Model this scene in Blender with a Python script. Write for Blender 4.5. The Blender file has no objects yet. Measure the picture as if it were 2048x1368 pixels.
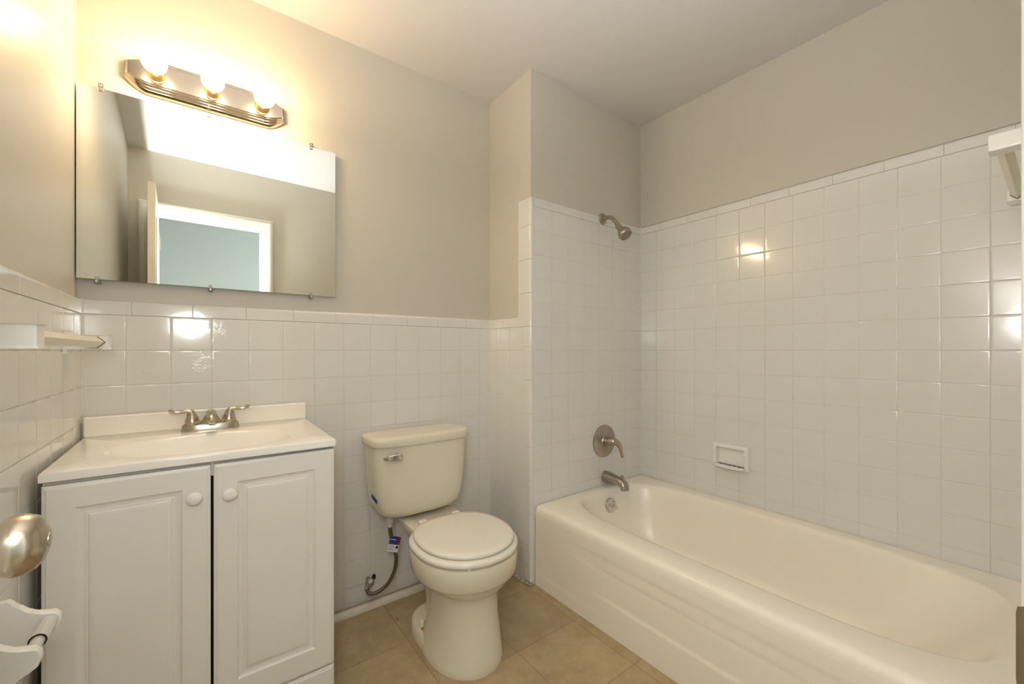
import bpy, bmesh, math, random
from mathutils import Vector, Matrix, Quaternion
random.seed(7)
SC = bpy.context.scene
COL = SC.collection
PI = math.pi

# ------------------------------------------------------------------ room numbers (metres)
XL, XR = -0.2936, 2.0553          # tiled faces of left / right wall
YB, YP, XB = 1.8168, 1.4809, 1.2209   # tiled faces: back wall, shower wall, chase side
H_EYE = 1.092
CEIL = 2.405
T = 0.1125                        # tile pitch
DOOR_L, DOOR_R, DOOR_H = -0.192, 0.44, 2.005

# ------------------------------------------------------------------ camera
cam = bpy.data.cameras.new('camera')
cam.sensor_width = 36.0
cam.lens = 826.8 / 2048 * 36.0
cam.shift_y = 17.0 / 2048
cam.clip_start = 0.01
camo = bpy.data.objects.new('camera', cam); COL.objects.link(camo)
camo.location = (0, 0, H_EYE)
camo.rotation_euler = (PI/2, 0, -0.6447)
cam.dof.use_dof = False
SC.camera = camo

# ------------------------------------------------------------------ view + world + lights
SC.view_settings.view_transform = 'Standard'
SC.view_settings.look = 'None'
SC.view_settings.gamma = 1.0
SC.view_settings.use_curve_mapping = False
SC.view_settings.exposure = 0.75
W = bpy.data.worlds.new('world'); SC.world = W
W.use_nodes = True
W.node_tree.nodes['Background'].inputs[0].default_value = (0.74, 0.92, 0.97, 1)
W.node_tree.nodes['Background'].inputs[1].default_value = 4.4
try:
    SC.cycles.max_bounces = 12
    SC.cycles.diffuse_bounces = 6
    SC.cycles.glossy_bounces = 6
    SC.cycles.sample_clamp_indirect = 6.0
    SC.cycles.caustics_reflective = False
    SC.cycles.caustics_refractive = False
except Exception:
    pass

def lamp(name, kind, loc, energy, color, radius=0.03, aim=None, **kw):
    d = bpy.data.lights.new(name, kind); d.energy = energy; d.color = color
    if kind in ('POINT', 'SPOT'): d.shadow_soft_size = radius
    for k, v in kw.items(): setattr(d, k, v)
    o = bpy.data.objects.new(name, d); COL.objects.link(o); o.location = loc
    if aim is not None:
        o.rotation_euler = (Vector(aim) - Vector(loc)).to_track_quat('-Z', 'Y').to_euler()
    return o
FLASH = (-0.06, 0.10, 1.27)
# the photographer's flash, bounced off the ceiling from the doorway
lamp('bounce_flash', 'SPOT', FLASH, 64.0, (0.95, 0.985, 1.0), 0.035, aim=(0.12, 0.24, 2.4), spot_size=math.radians(125), spot_blend=0.8)
lamp('flash_spill', 'POINT', FLASH, 8.5, (0.95, 0.985, 1.0), 0.085)
BULB_STRENGTH = 58.0

# ------------------------------------------------------------------ materials
def mat(name, color, rough=0.5, metal=0.0, noise=0.0, nscale=8.0, bump=0.0, bscale=60.0, coat=0.0, spec=0.5, emit=None, estr=0.0, bdist=0.002):
    m = bpy.data.materials.new(name); m.use_nodes = True
    nt = m.node_tree; b = nt.nodes['Principled BSDF']
    b.inputs['Base Color'].default_value = (*color, 1)
    b.inputs['Roughness'].default_value = rough
    b.inputs['Metallic'].default_value = metal
    b.inputs['Specular IOR Level'].default_value = spec
    if coat:
        b.inputs['Coat Weight'].default_value = coat; b.inputs['Coat Roughness'].default_value = 0.05
    if emit:
        b.inputs['Emission Color'].default_value = (*emit, 1); b.inputs['Emission Strength'].default_value = estr
    tc = nt.nodes.new('ShaderNodeTexCoord')
    if noise:
        n = nt.nodes.new('ShaderNodeTexNoise'); n.inputs['Scale'].default_value = nscale; n.inputs['Detail'].default_value = 5
        nt.links.new(tc.outputs['Object'], n.inputs['Vector'])
        mx = nt.nodes.new('ShaderNodeMix'); mx.data_type = 'RGBA'
        mx.inputs[6].default_value = (*[c*(1-noise) for c in color], 1)
        mx.inputs[7].default_value = (*[min(1, c*(1+noise)) for c in color], 1)
        nt.links.new(n.outputs['Fac'], mx.inputs[0]); nt.links.new(mx.outputs[2], b.inputs['Base Color'])
    if bump:
        n2 = nt.nodes.new('ShaderNodeTexNoise'); n2.inputs['Scale'].default_value = bscale; n2.inputs['Detail'].default_value = 3
        nt.links.new(tc.outputs['Object'], n2.inputs['Vector'])
        bp = nt.nodes.new('ShaderNodeBump'); bp.inputs['Strength'].default_value = bump; bp.inputs['Distance'].default_value = bdist
        nt.links.new(n2.outputs['Fac'], bp.inputs['Height']); nt.links.new(bp.outputs['Normal'], b.inputs['Normal'])
    return m

M = {}
M['paint'] = mat('greige_wall_paint', (0.585, 0.550, 0.480), 0.42, noise=0.015, nscale=3, bump=0.12, bscale=180, bdist=0.001)
M['hallpaint'] = mat('hall_wall_paint', (0.46, 0.47, 0.45), 0.5, noise=0.015, nscale=3, bump=0.1, bscale=160, bdist=0.001)
M['ceiling'] = mat('ceiling_paint', (0.64, 0.605, 0.57), 0.7, noise=0.012, nscale=6, bump=0.25, bscale=120, bdist=0.0015)
M['tile'] = mat('glazed_wall_tile', (0.735, 0.725, 0.69), 0.10, noise=0.012, nscale=5, bump=0.10, bscale=28, bdist=0.0012, spec=0.55)
M['tile_dirty'] = mat('grubby_floor_strip', (0.66, 0.61, 0.52), 0.4, noise=0.12, nscale=25, bump=0.1, bscale=50)
M['grout'] = mat('painted_grout', (0.67, 0.65, 0.59), 0.5, noise=0.08, nscale=30)
M['porcelain'] = mat('toilet_china', (0.74, 0.685, 0.565), 0.12, noise=0.01, bump=0.02, bscale=14, spec=0.5)
M['seat'] = mat('toilet_seat_plastic', (0.82, 0.785, 0.70), 0.16, bump=0.02, bscale=12)
M['tub'] = mat('tub_enamel', (0.90, 0.845, 0.75), 0.27, noise=0.012, nscale=4, bump=0.05, bscale=16, spec=0.5)
M['vanity'] = mat('vanity_white_paint', (0.79, 0.765, 0.70), 0.38, noise=0.01, bump=0.04, bscale=70, bdist=0.001)
M['marble'] = mat('cultured_marble', (0.90, 0.865, 0.80), 0.14, noise=0.02, nscale=9, bump=0.01, bscale=10)
M['frame_dark'] = mat('cabinet_frame_shadow_grey', (0.52, 0.50, 0.44), 0.5, noise=0.02)
M['black'] = mat('dark_interior', (0.012, 0.011, 0.010), 0.8, noise=0.1)
M['nickel'] = mat('brushed_nickel', (0.52, 0.455, 0.365), 0.25, 1.0, noise=0.06, nscale=40, bump=0.03, bscale=300, bdist=0.0004)
M['nickel_old'] = mat('worn_brushed_nickel', (0.44, 0.395, 0.335), 0.30, 1.0, noise=0.16, nscale=45, bump=0.05, bscale=260, bdist=0.0004)
M['fixture'] = mat('satin_nickel_light_bar', (0.56, 0.50, 0.42), 0.17, 1.0, noise=0.04, nscale=30)
M['chrome'] = mat('chrome', (0.62, 0.60, 0.57), 0.12, 1.0, noise=0.02, nscale=30)
M['hose'] = mat('braided_hose', (0.12, 0.092, 0.066), 0.42, 0.25, noise=0.25, nscale=400, bump=0.4, bscale=600, bdist=0.001)
M['valve'] = mat('corroded_valve', (0.36, 0.345, 0.31), 0.42, 0.7, noise=0.45, nscale=90, bump=0.7, bscale=140, bdist=0.003)
M['mirror'] = mat('mirror_silver', (0.90, 0.935, 0.905), 0.0, 1.0)
M['mirror_edge'] = mat('mirror_glass_edge', (0.14, 0.17, 0.15), 0.15, noise=0.2, nscale=30)
M['clip'] = mat('clear_clip_plastic', (0.90, 0.90, 0.88), 0.06)
M['clip'].node_tree.nodes['Principled BSDF'].inputs['Transmission Weight'].default_value = 0.85
M['nut'] = mat('pale_nut_plastic', (0.62, 0.60, 0.54), 0.3, noise=0.05)
M['bulb'] = mat('lit_bulb_glass', (1, 0.95, 0.85), 0.4, emit=(1.0, 0.73, 0.42), estr=BULB_STRENGTH)
M['socket'] = mat('brass_socket', (0.72, 0.53, 0.25), 0.28, 1.0, noise=0.05)
M['trim'] = mat('white_trim_paint', (0.84, 0.82, 0.78), 0.35, noise=0.01, bump=0.03, bscale=60)
M['door'] = mat('door_paint', (0.83, 0.80, 0.74), 0.38, noise=0.01, bump=0.03, bscale=60)
M['ceramic'] = mat('white_ceramic', (0.84, 0.825, 0.78), 0.10, noise=0.01, bump=0.02, bscale=20)
M['bar'] = mat('cream_bar_plastic', (0.82, 0.76, 0.63), 0.25, noise=0.01)
M['roller'] = mat('roller_plastic', (0.74, 0.73, 0.70), 0.14, 0.35, noise=0.02)
M['bronze'] = mat('aged_strike_metal', (0.30, 0.23, 0.145), 0.35, 0.9, noise=0.1, nscale=50)
M['tape'] = mat('blue_tape', (0.02, 0.045, 0.24), 0.5, noise=0.05)
M['tag_white'] = mat('paper_white', (0.74, 0.73, 0.72), 0.6, noise=0.04, nscale=200)
M['tag_blue'] = mat('paper_blue', (0.02, 0.04, 0.22), 0.5, noise=0.1, nscale=100)
M['tag_purple'] = mat('paper_purple', (0.13, 0.025, 0.14), 0.5, noise=0.1, nscale=100)
M['caulk'] = mat('grey_mortar', (0.42, 0.40, 0.36), 0.9, noise=0.3, nscale=80, bump=0.8, bscale=120, bdist=0.004)
M['cap_white'] = mat('bolt_cap', (0.80, 0.76, 0.68), 0.25, noise=0.02)
M['yellow'] = mat('yellow_grime', (0.40, 0.28, 0.03), 0.5, noise=0.5, nscale=200)

def link_math(nt, op, a, b=None):
    n = nt.nodes.new('ShaderNodeMath'); n.operation = op
    for i, v in enumerate((a, b)):
        if v is None: continue
        if isinstance(v, (int, float)): n.inputs[i].default_value = v
        else: nt.links.new(v, n.inputs[i])
    return n.outputs[0]

def floor_material():
    m = bpy.data.materials.new('stone_look_vinyl_tile'); m.use_nodes = True
    nt = m.node_tree; b = nt.nodes['Principled BSDF']
    tc = nt.nodes.new('ShaderNodeTexCoord')
    def noise(scale, detail=6, rough=0.6):
        n = nt.nodes.new('ShaderNodeTexNoise'); n.inputs['Scale'].default_value = scale
        n.inputs['Detail'].default_value = detail; n.inputs['Roughness'].default_value = rough
        nt.links.new(tc.outputs['Object'], n.inputs['Vector']); return n.outputs['Fac']
    n1 = noise(5.0, 8, 0.65); n2 = noise(34, 6, 0.7)
    s = link_math(nt, 'ADD', link_math(nt, 'MULTIPLY', n1, 0.7), link_math(nt, 'MULTIPLY', n2, 0.3))
    cr = nt.nodes.new('ShaderNodeValToRGB')
    cr.color_ramp.elements[0].position = 0.30; cr.color_ramp.elements[0].color = (0.31, 0.225, 0.125, 1)
    cr.color_ramp.elements[1].position = 0.70; cr.color_ramp.elements[1].color = (0.52, 0.405, 0.24, 1)
    nt.links.new(s, cr.inputs['Fac'])
    br = nt.nodes.new('ShaderNodeTexBrick')
    br.offset = 0.0; br.squash = 1.0
    mp = nt.nodes.new('ShaderNodeMapping'); mp.inputs['Location'].default_value = (-0.915 + 0.0015 + 2.9, -1.186 + 0.0015 + 2.9, 0)
    nt.links.new(tc.outputs['Object'], mp.inputs['Vector']); nt.links.new(mp.outputs['Vector'], br.inputs['Vector'])
    br.inputs['Scale'].default_value = 1.0
    br.inputs['Brick Width'].default_value = 0.29; br.inputs['Row Height'].default_value = 0.29
    br.inputs['Mortar Size'].default_value = 0.0015; br.inputs['Mortar Smooth'].default_value = 0.3
    br.inputs['Color1'].default_value = (0.94, 0.94, 0.94, 1); br.inputs['Color2'].default_value = (1.06, 1.05, 1.03, 1)
    br.inputs['Mortar'].default_value = (0.62, 0.60, 0.58, 1)
    mx = nt.nodes.new('ShaderNodeMix'); mx.data_type = 'RGBA'; mx.blend_type = 'MULTIPLY'; mx.inputs[0].default_value = 1
    nt.links.new(cr.outputs['Color'], mx.inputs[6]); nt.links.new(br.outputs['Color'], mx.inputs[7])
    # dark specks of dirt
    n3 = noise(62, 2, 0.5)
    sp = nt.nodes.new('ShaderNodeValToRGB')
    sp.color_ramp.elements[0].position = 0.735; sp.color_ramp.elements[0].color = (1, 1, 1, 1)
    sp.color_ramp.elements[1].position = 0.76; sp.color_ramp.elements[1].color = (0.25, 0.2, 0.15, 1)
    nt.links.new(n3, sp.inputs['Fac'])
    mx2 = nt.nodes.new('ShaderNodeMix'); mx2.data_type = 'RGBA'; mx2.blend_type = 'MULTIPLY'; mx2.inputs[0].default_value = 1
    nt.links.new(mx.outputs[2], mx2.inputs[6]); nt.links.new(sp.outputs['Color'], mx2.inputs[7])
    nt.links.new(mx2.outputs[2], b.inputs['Base Color'])
    b.inputs['Roughness'].default_value = 0.42
    bp = nt.nodes.new('ShaderNodeBump'); bp.inputs['Strength'].default_value = 0.25; bp.inputs['Distance'].default_value = 0.002
    h = link_math(nt, 'SUBTRACT', link_math(nt, 'MULTIPLY', n2, 0.4), br.outputs['Fac'])
    nt.links.new(h, bp.inputs['Height']); nt.links.new(bp.outputs['Normal'], b.inputs['Normal'])
    return m
M['floor'] = floor_material()

def scuff_tile_material(spots):
    """glazed tile with small patches of crinkled paint at given world points"""
    m = M['tile'].copy(); m.name = 'glazed_wall_tile_scuffed'
    nt = m.node_tree
    tc = [n for n in nt.nodes if n.type == 'TEX_COORD'][0]
    bp = [n for n in nt.nodes if n.type == 'BUMP'][0]
    old = bp.inputs['Height'].links[0].from_socket
    n = nt.nodes.new('ShaderNodeTexNoise'); n.inputs['Scale'].default_value = 210; n.inputs['Detail'].default_value = 2
    nt.links.new(tc.outputs['Object'], n.inputs['Vector'])
    total = None
    for p, r in spots:
        d = nt.nodes.new('ShaderNodeVectorMath'); d.operation = 'DISTANCE'; d.inputs[1].default_value = p
        w = nt.nodes.new('ShaderNodeTexNoise'); w.inputs['Scale'].default_value = 38; w.inputs['Detail'].default_value = 3
        nt.links.new(tc.outputs['Object'], w.inputs['Vector'])
        wo = nt.nodes.new('ShaderNodeVectorMath'); wo.operation = 'MULTIPLY_ADD'
        nt.links.new(w.outputs['Color'], wo.inputs[0]); wo.inputs[1].default_value = (0.09, 0.0, 0.09); wo.inputs[2].default_value = (-0.045, 0, -0.045)
        ad = nt.nodes.new('ShaderNodeVectorMath'); ad.operation = 'ADD'
        nt.links.new(tc.outputs['Object'], ad.inputs[0]); nt.links.new(wo.outputs[0], ad.inputs[1])
        nt.links.new(ad.outputs[0], d.inputs[0])
        mr = nt.nodes.new('ShaderNodeMapRange'); mr.inputs[1].default_value = r; mr.inputs[2].default_value = r*0.3
        mr.inputs[3].default_value = 0; mr.inputs[4].default_value = 1
        nt.links.new(d.outputs['Value'], mr.inputs[0])
        total = mr.outputs[0] if total is None else link_math(nt, 'MAXIMUM', total, mr.outputs[0])
    h = link_math(nt, 'ADD', old, link_math(nt, 'MULTIPLY', link_math(nt, 'MULTIPLY', n.outputs['Fac'], total), 6.0))
    nt.links.new(h, bp.inputs['Height'])
    return m
M['tile_scuffed'] = scuff_tile_material([((-0.20, YB, 1.02), 0.035), ((-0.125, YB, 1.03), 0.02), ((0.0, YB, 1.03), 0.05), ((0.045, YB, 1.155), 0.03), ((0.36, YB, 1.05), 0.022)])

# ------------------------------------------------------------------ mesh helpers
def tag(o, label=None, cat=None, group=None, kind=None):
    if label: o['label'] = label
    if cat: o['category'] = cat
    if group: o['group'] = group
    if kind: o['kind'] = kind
    return o

def finish(bm, angle=35):
    bmesh.ops.recalc_face_normals(bm, faces=bm.faces[:])
    lim = math.radians(angle)
    for f in bm.faces: f.smooth = True
    for e in bm.edges:
        if len(e.link_faces) == 2:
            e.smooth = e.calc_face_angle(0) < lim
        else: e.smooth = False

def obj(name, bm, material, parent=None, angle=35, subsurf=0):
    finish(bm, angle)
    me = bpy.data.meshes.new(name); bm.to_mesh(me); bm.free()
    mats = material if isinstance(material, (list, tuple)) else [material]
    for m in mats: me.materials.append(m)
    o = bpy.data.objects.new(name, me); COL.objects.link(o)
    if parent is not None:
        o.parent = parent
        o.matrix_parent_inverse = base_matrix(parent).inverted()
    if angle <= 40 and len(me.polygons) < 60000:
        w = o.modifiers.new('weighted_normal', 'WEIGHTED_NORMAL'); w.keep_sharp = True; w.weight = 60
    if subsurf:
        s = o.modifiers.new('subsurf', 'SUBSURF'); s.levels = subsurf; s.render_levels = subsurf
    return o

def base_matrix(o):
    m = Matrix.Translation(o.location) @ o.rotation_euler.to_matrix().to_4x4()
    if o.parent is not None:
        m = base_matrix(o.parent) @ o.matrix_parent_inverse @ m
    return m

def thing(name, loc, label, cat, group=None):
    o = bpy.data.objects.new(name, None); COL.objects.link(o); o.location = loc
    o.empty_display_size = 0.05
    return tag(o, label, cat, group)

def box(bm, x0, x1, y0, y1, z0, z1, bev=0.0, seg=2, mi=0):
    r = bmesh.ops.create_cube(bm, size=1.0)
    vs = r['verts']
    for v in vs:
        v.co = Vector((x0 + (v.co.x+.5)*(x1-x0), y0 + (v.co.y+.5)*(y1-y0), z0 + (v.co.z+.5)*(z1-z0)))
    fs = set(f for v in vs for f in v.link_faces)
    for f in fs: f.material_index = mi
    if bev:
        es = list(set(e for v in vs for e in v.link_edges))
        bmesh.ops.bevel(bm, geom=es, offset=bev, segments=seg, profile=0.5, affect='EDGES')
    return bm

def nb(): return bmesh.new()

def loft(bm, rings, cap0=True, cap1=True, closed=True, mi=0):
    vr = [[bm.verts.new(p) for p in r] for r in rings]
    n = len(vr[0])
    for a, b in zip(vr, vr[1:]):
        for i in range(n if closed else n-1):
            j = (i+1) % n
            try: bm.faces.new((a[i], a[j], b[j], b[i])).material_index = mi
            except ValueError: pass
    if cap0: bm.faces.new(list(reversed(vr[0]))).material_index = mi
    if cap1: bm.faces.new(vr[-1]).material_index = mi
    return vr

def frame_of(d):
    d = Vector(d).normalized()
    up = Vector((0, 0, 1)) if abs(d.z) < 0.95 else Vector((1, 0, 0))
    a = d.cross(up).normalized(); b = a.cross(d).normalized()
    return d, a, b

def lathe(bm, origin, axis, prof, seg=32, cap0=True, cap1=True, mi=0, sx=1.0, sy=1.0):
    """prof: list of (distance along axis, radius)"""
    d, a, b = frame_of(axis); o = Vector(origin)
    rings = []
    for t, r in prof:
        rings.append([o + d*t + a*(r*sx*math.cos(2*PI*k/seg)) + b*(r*sy*math.sin(2*PI*k/seg)) for k in range(seg)])
    return loft(bm, rings, cap0, cap1, True, mi)

def catmull(pts, sub=8):
    P = [Vector(p) for p in pts]; out = []
    P = [P[0]*2-P[1]] + P + [P[-1]*2-P[-2]]
    for i in range(1, len(P)-2):
        for k in range(sub):
            t = k/sub; p0, p1, p2, p3 = P[i-1], P[i], P[i+1], P[i+2]
            out.append(0.5*((2*p1) + (-p0+p2)*t + (2*p0-5*p1+4*p2-p3)*t*t + (-p0+3*p1-3*p2+p3)*t**3))
    out.append(P[-2]); return out

def tube(bm, pts, rad, seg=14, sub=8, smooth=True, flat=(1.0, 1.0), mi=0, up=None):
    """sweep an ellipse along a path; rad is a number or list matched to control points"""
    ctrl = [Vector(p) for p in pts]
    P = catmull(ctrl, sub) if smooth and len(ctrl) > 2 else ctrl
    if isinstance(rad, (list, tuple)):
        R = []
        for i in range(len(P)):
            t = i/(len(P)-1)*(len(rad)-1); k = min(int(t), len(rad)-2)
            R.append(rad[k]*(1-(t-k)) + rad[k+1]*(t-k))
    else: R = [rad]*len(P)
    tang = [(P[min(i+1, len(P)-1)] - P[max(i-1, 0)]).normalized() for i in range(len(P))]
    d, a, b = frame_of(tang[0])
    if up is not None:
        a = tang[0].cross(Vector(up)).normalized(); b = a.cross(tang[0]).normalized()
    rings = []
    for i, p in enumerate(P):
        if i:
            q = tang[i-1].rotation_difference(tang[i]); a = q @ a; b = q @ b
        rings.append([p + a*(R[i]*flat[0]*math.cos(2*PI*k/seg)) + b*(R[i]*flat[1]*math.sin(2*PI*k/seg)) for k in range(seg)])
    # round the ends a little
    return loft(bm, rings, True, True, True, mi)

def sring(cx, cy, hw, hf, hb, z, n=48, ef=2.0, eb=2.0):
    """superellipse ring in the XY plane: front is -Y (depth hf), back is +Y (depth hb)"""
    pts = []
    for k in range(n):
        t = 2*PI*k/n; c, s = math.cos(t), math.sin(t)
        e = ef if s < 0 else eb
        x = hw*math.copysign(abs(c)**(2/e), c)
        y = (hf if s < 0 else hb)*math.copysign(abs(s)**(2/e), s)
        pts.append(Vector((cx+x, cy+y, z)))
    return pts

def extrude_profile(bm, pts, axis, a0, a1, mi=0, bev=0.0):
    """pts: 2D outline; axis 'x','y','z' along which it is extruded from a0 to a1"""
    def P(p, a):
        if axis == 'x': return Vector((a, p[0], p[1]))
        if axis == 'y': return Vector((p[0], a, p[1]))
        return Vector((p[0], p[1], a))
    n0 = len(bm.verts)
    A = [bm.verts.new(P(p, a0)) for p in pts]; B = [bm.verts.new(P(p, a1)) for p in pts]
    n = len(pts); fs = []
    for i in range(n):
        j = (i+1) % n; fs.append(bm.faces.new((A[i], A[j], B[j], B[i])))
    fa = bm.faces.new(A); fb = bm.faces.new(list(reversed(B)))
    for f in fs+[fa, fb]: f.material_index = mi
    if bev:
        es = list(fa.edges)+list(fb.edges)
        bmesh.ops.bevel(bm, geom=es, offset=bev, segments=2, profile=0.5, affect='EDGES')

def tile_panel(bm, O, U, V, N, us, vs, depth=0.007, groove=0.0017, joint=0.0018, tilt=0.0009):
    """cushion-edged tiles as real geometry. O origin on the tile FACE plane, U,V,N unit vectors."""
    O, U, V, N = map(Vector, (O, U, V, N))
    def P(u, v, d): return O + U*u + V*v + N*d
    # backing block (its face is the grout bed)
    u0, u1, v0, v1 = us[0], us[-1], vs[0], vs[-1]
    q = [(u0, v0), (u1, v0), (u1, v1), (u0, v1)]
    A = [bm.verts.new(P(u, v, -depth)) for u, v in q]; B = [bm.verts.new(P(u, v, -groove)) for u, v in q]
    for i in range(4):
        j = (i+1) % 4; bm.faces.new((A[i], A[j], B[j], B[i]))
    bm.faces.new(B).material_index = 1; bm.faces.new(list(reversed(A)))
    for a0, a1 in zip(us, us[1:]):
        for b0, b1 in zip(vs, vs[1:]):
            if a1-a0 < 0.008 or b1-b0 < 0.008: continue
            tu, tv = random.uniform(-tilt, tilt), random.uniform(-tilt, tilt)
            cu, cv = (a0+a1)/2, (b0+b1)/2
            rings = []
            for ins, d in ((joint*0.5, -groove-0.0004), (joint*0.5+0.0002, -0.0009), (joint*0.5+0.0010, -0.00035), (joint*0.5+0.0026, -0.00005), (joint*0.5+0.006, 0.0)):
                i2 = min(ins, (a1-a0)*0.35, (b1-b0)*0.35)
                cs = [(a0+i2, b0+i2), (a1-i2, b0+i2), (a1-i2, b1-i2), (a0+i2, b1-i2)]
                rings.append([bm.verts.new(P(u, v, d + (0 if d < -groove else tu*(u-cu)+tv*(v-cv)))) for u, v in cs])
            for r0, r1 in zip(rings, rings[1:]):
                for i in range(4):
                    j = (i+1) % 4; bm.faces.new((r0[i], r0[j], r1[j], r1[i]))
            bm.faces.new(rings[-1])

def cap_row(bm, O, U, V, N, us, v0, v1, depth=0.012, gap=0.0008):
    """bullnose cap pieces with a rounded top edge"""
    O, U, V, N = map(Vector, (O, U, V, N))
    r = 0.011
    prof = [(v0+0.0008, -depth), (v0+0.0008, -0.001), (v0+0.0018, 0.0)]
    for k in range(7):
        t = PI/2*k/6
        prof.append((v1-r+r*math.sin(t), -r+r*math.cos(t)))
    prof.append((v1, -depth))
    for a0, a1 in zip(us, us[1:]):
        if a1-a0 < 0.004: continue
        rings = []
        for u, sh in ((a0+gap*0.5, 0.0006), (a0+gap*0.5+0.0012, 0), (a1-gap*0.5-0.0012, 0), (a1-gap*0.5, 0.0006)):
            rings.append([O + U*u + V*(v - (sh if i > 3 else 0)) + N*(d - sh) for i, (v, d) in enumerate(prof)])
        loft(bm, rings, True, True, True)

def frange(a, b, step, start):
    out = [a]
    x = start
    while x > a: x -= step
    while x < b:
        if x > a+1e-4: out.append(x)
        x += step
    out.append(b)
    return out

# ------------------------------------------------------------------ the setting
bm = nb(); box(bm, -0.45, 2.2, -1.45, 1.98, -0.05, 0.0)
tag(obj('floor', bm, M['floor']), kind='structure')
bm = nb(); box(bm, -0.45, 2.2, -1.45, 1.98, CEIL, CEIL+0.05)
tag(obj('ceiling', bm, M['ceiling']), kind='structure')

ZR = [H_EYE + T*k for k in range(-9, 7)]         # tile joint heights
def rows(z0, z1): return [z0] + [z for z in ZR if z0+0.012 < z < z1-0.012] + [z1]
CAPB, CAPT = 1.2055, 1.2530       # wainscot cap
SHB, SHT = 1.7665, 1.8110         # shower surround cap
RIMZ = 0.368

# left wall
bm = nb(); box(bm, -0.40, -0.307, 0.0, 1.95, 0, CEIL)
wl = tag(obj('wall_left', bm, M['paint']), kind='structure')
bm = nb()
ys = [0.0] + [v for v in frange(0.0, YB, T, 11.2173*T)][1:-1] + [YB]
tile_panel(bm, (XL, 0, 0), (0, 1, 0), (0, 0, 1), (1, 0, 0), ys, rows(0.0, CAPB), depth=0.0135)
obj('wall_tile', bm, [M['tile'], M['grout']], wl)
bm = nb(); cap_row(bm, (XL, 0, 0), (0, 1, 0), (0, 0, 1), (1, 0, 0), frange(0.0, YB-0.001, 0.157, 1.7388), CAPB, CAPT, depth=0.0135)
obj('tile_cap', bm, M['tile'], wl)

# back wall
bm = nb(); box(bm, -0.307, XB+0.08, 1.826, 1.95, 0, CEIL)
wb = tag(obj('wall_back', bm, M['paint']), kind='structure')
bm = nb()
xs = [XL] + [v for v in frange(XL, XB, T, -1.7302*T)][1:-1] + [XB]
tile_panel(bm, (0, YB, 0), (1, 0, 0), (0, 0, 1), (0, -1, 0), xs, rows(0.0, CAPB), depth=0.0095)
obj('wall_tile', bm, [M['tile_scuffed'], M['grout']], wb)
bm = nb(); cap_row(bm, (0, YB, 0), (1, 0, 0), (0, 0, 1), (0, -1, 0), frange(XL, XB, 0.157, -0.1804), CAPB, CAPT, depth=0.0095)
obj('tile_cap', bm, M['tile'], wb)

# chase: the shower wall with its short return beside the toilet
bm = nb(); box(bm, XB+0.006, 2.2, YP+0.006, 1.826, 0, CEIL)
wc = tag(obj('wall_shower', bm, M['paint']), kind='structure')
bm = nb()
xs = [1.2385] + [x for x in [12.0314*T + T*k for k in range(6)]] + [XR]
tile_panel(bm, (0, YP, 0), (1, 0, 0), (0, 0, 1), (0, -1, 0), xs, rows(0.0, SHB), depth=0.007)
tile_panel(bm, (XB, 0, 0), (0, 1, 0), (0, 0, 1), (-1, 0, 0), [1.5331, 1.6473, 1.7595, YB], rows(0.0, CAPB), depth=0.007)
obj('wall_tile', bm, [M['tile'], M['grout']], wc)
bm = nb(); cap_row(bm, (0, YP, 0), (1, 0, 0), (0, 0, 1), (0, -1, 0), frange(1.2385, XR, 0.157, 1.3989), SHB, SHT, depth=0.007)
cap_row(bm, (XB, 0, 0), (0, 1, 0), (0, 0, 1), (-1, 0, 0), [1.5737, 1.70, YB], CAPB, CAPT, depth=0.007)
obj('tile_cap', bm, M['tile'], wc)
bm = nb()
c = 0.0035
def bead(x, y, sx, sy, z0, z1):
    extrude_profile(bm, [(x+sx*0.006, y+sy*0.006), (x+sx*0.006, y-sy*c), (x-sx*c*0.35, y-sy*c*0.35), (x-sx*c, y+sy*0.006)], 'z', z0, z1)
bead(XR, YP, 1, 1, RIMZ, SHT)
bead(XB, YB, 1, 1, 0.0, CAPT)
bead(XL, YB, -1, 1, 0.0, CAPT)
obj('corner_caulk', bm, M['tile'], wc)
# vertical bullnose corner pieces
bm = nb()
r = 0.012
def corner_piece(z0, z1, y_end, top_round=False):
    g = 0.0007
    pts = [(XB, y_end-g), (XB+0.0065, y_end-g), (XB+0.0065, YP+0.0065), (1.2385-g, YP+0.0065), (1.2385-g, YP)]
    for k in range(7):
        t = PI/2*k/6
        pts.append((XB+r-r*math.sin(t), YP+r-r*math.cos(t)))
    rings = []
    zs = [(z0+g, 0.0008), (z0+g+0.0015, 0), (z1-g-0.0015, 0), (z1-g, 0.0008)]
    if top_round: zs = [(z0+g, 0.0008), (z0+g+0.0015, 0), (z1-0.008, 0), (z1-0.004, 0.0012), (z1-0.001, 0.004), (z1, 0.007)]
    for z, sh in zs:
        rg = []
        for i, (x, y) in enumerate(pts):
            q = Vector((x, y, z))
            if i in (0,) or i >= 4: q += Vector((sh*0.6 if x < 1.2384 else 0, sh*0.6 if y < y_end-0.01 else 0, 0))
            rg.append(q)
        rings.append(rg)
    loft(bm, rings)
z = 0.012
while z < CAPB-0.01:
    z1 = z+0.157
    if z1 > CAPB-0.03: z1 = CAPB
    corner_piece(z, z1, 1.5331); z = z1
while z < 1.80-0.02:
    z1 = z+0.157
    if z1 > 1.74: z1 = SHT-0.003
    corner_piece(z, z1, 1.5737, z1 > 1.79); z = z1
obj('tile_corner', bm, M['tile'], wc)
# crumbling mortar and the dark hole at the foot of the corner
bm = nb()
for k in range(16):
    y = 1.478 + k*0.011; rr = random.uniform(0.004, 0.008)
    bmesh.ops.create_icosphere(bm, subdivisions=2, radius=rr, matrix=Matrix.Translation((XB-0.003+random.uniform(-.003, .002), y, random.uniform(0.002, 0.008))))
obj('mortar', bm, M['caulk'], wc)

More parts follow.
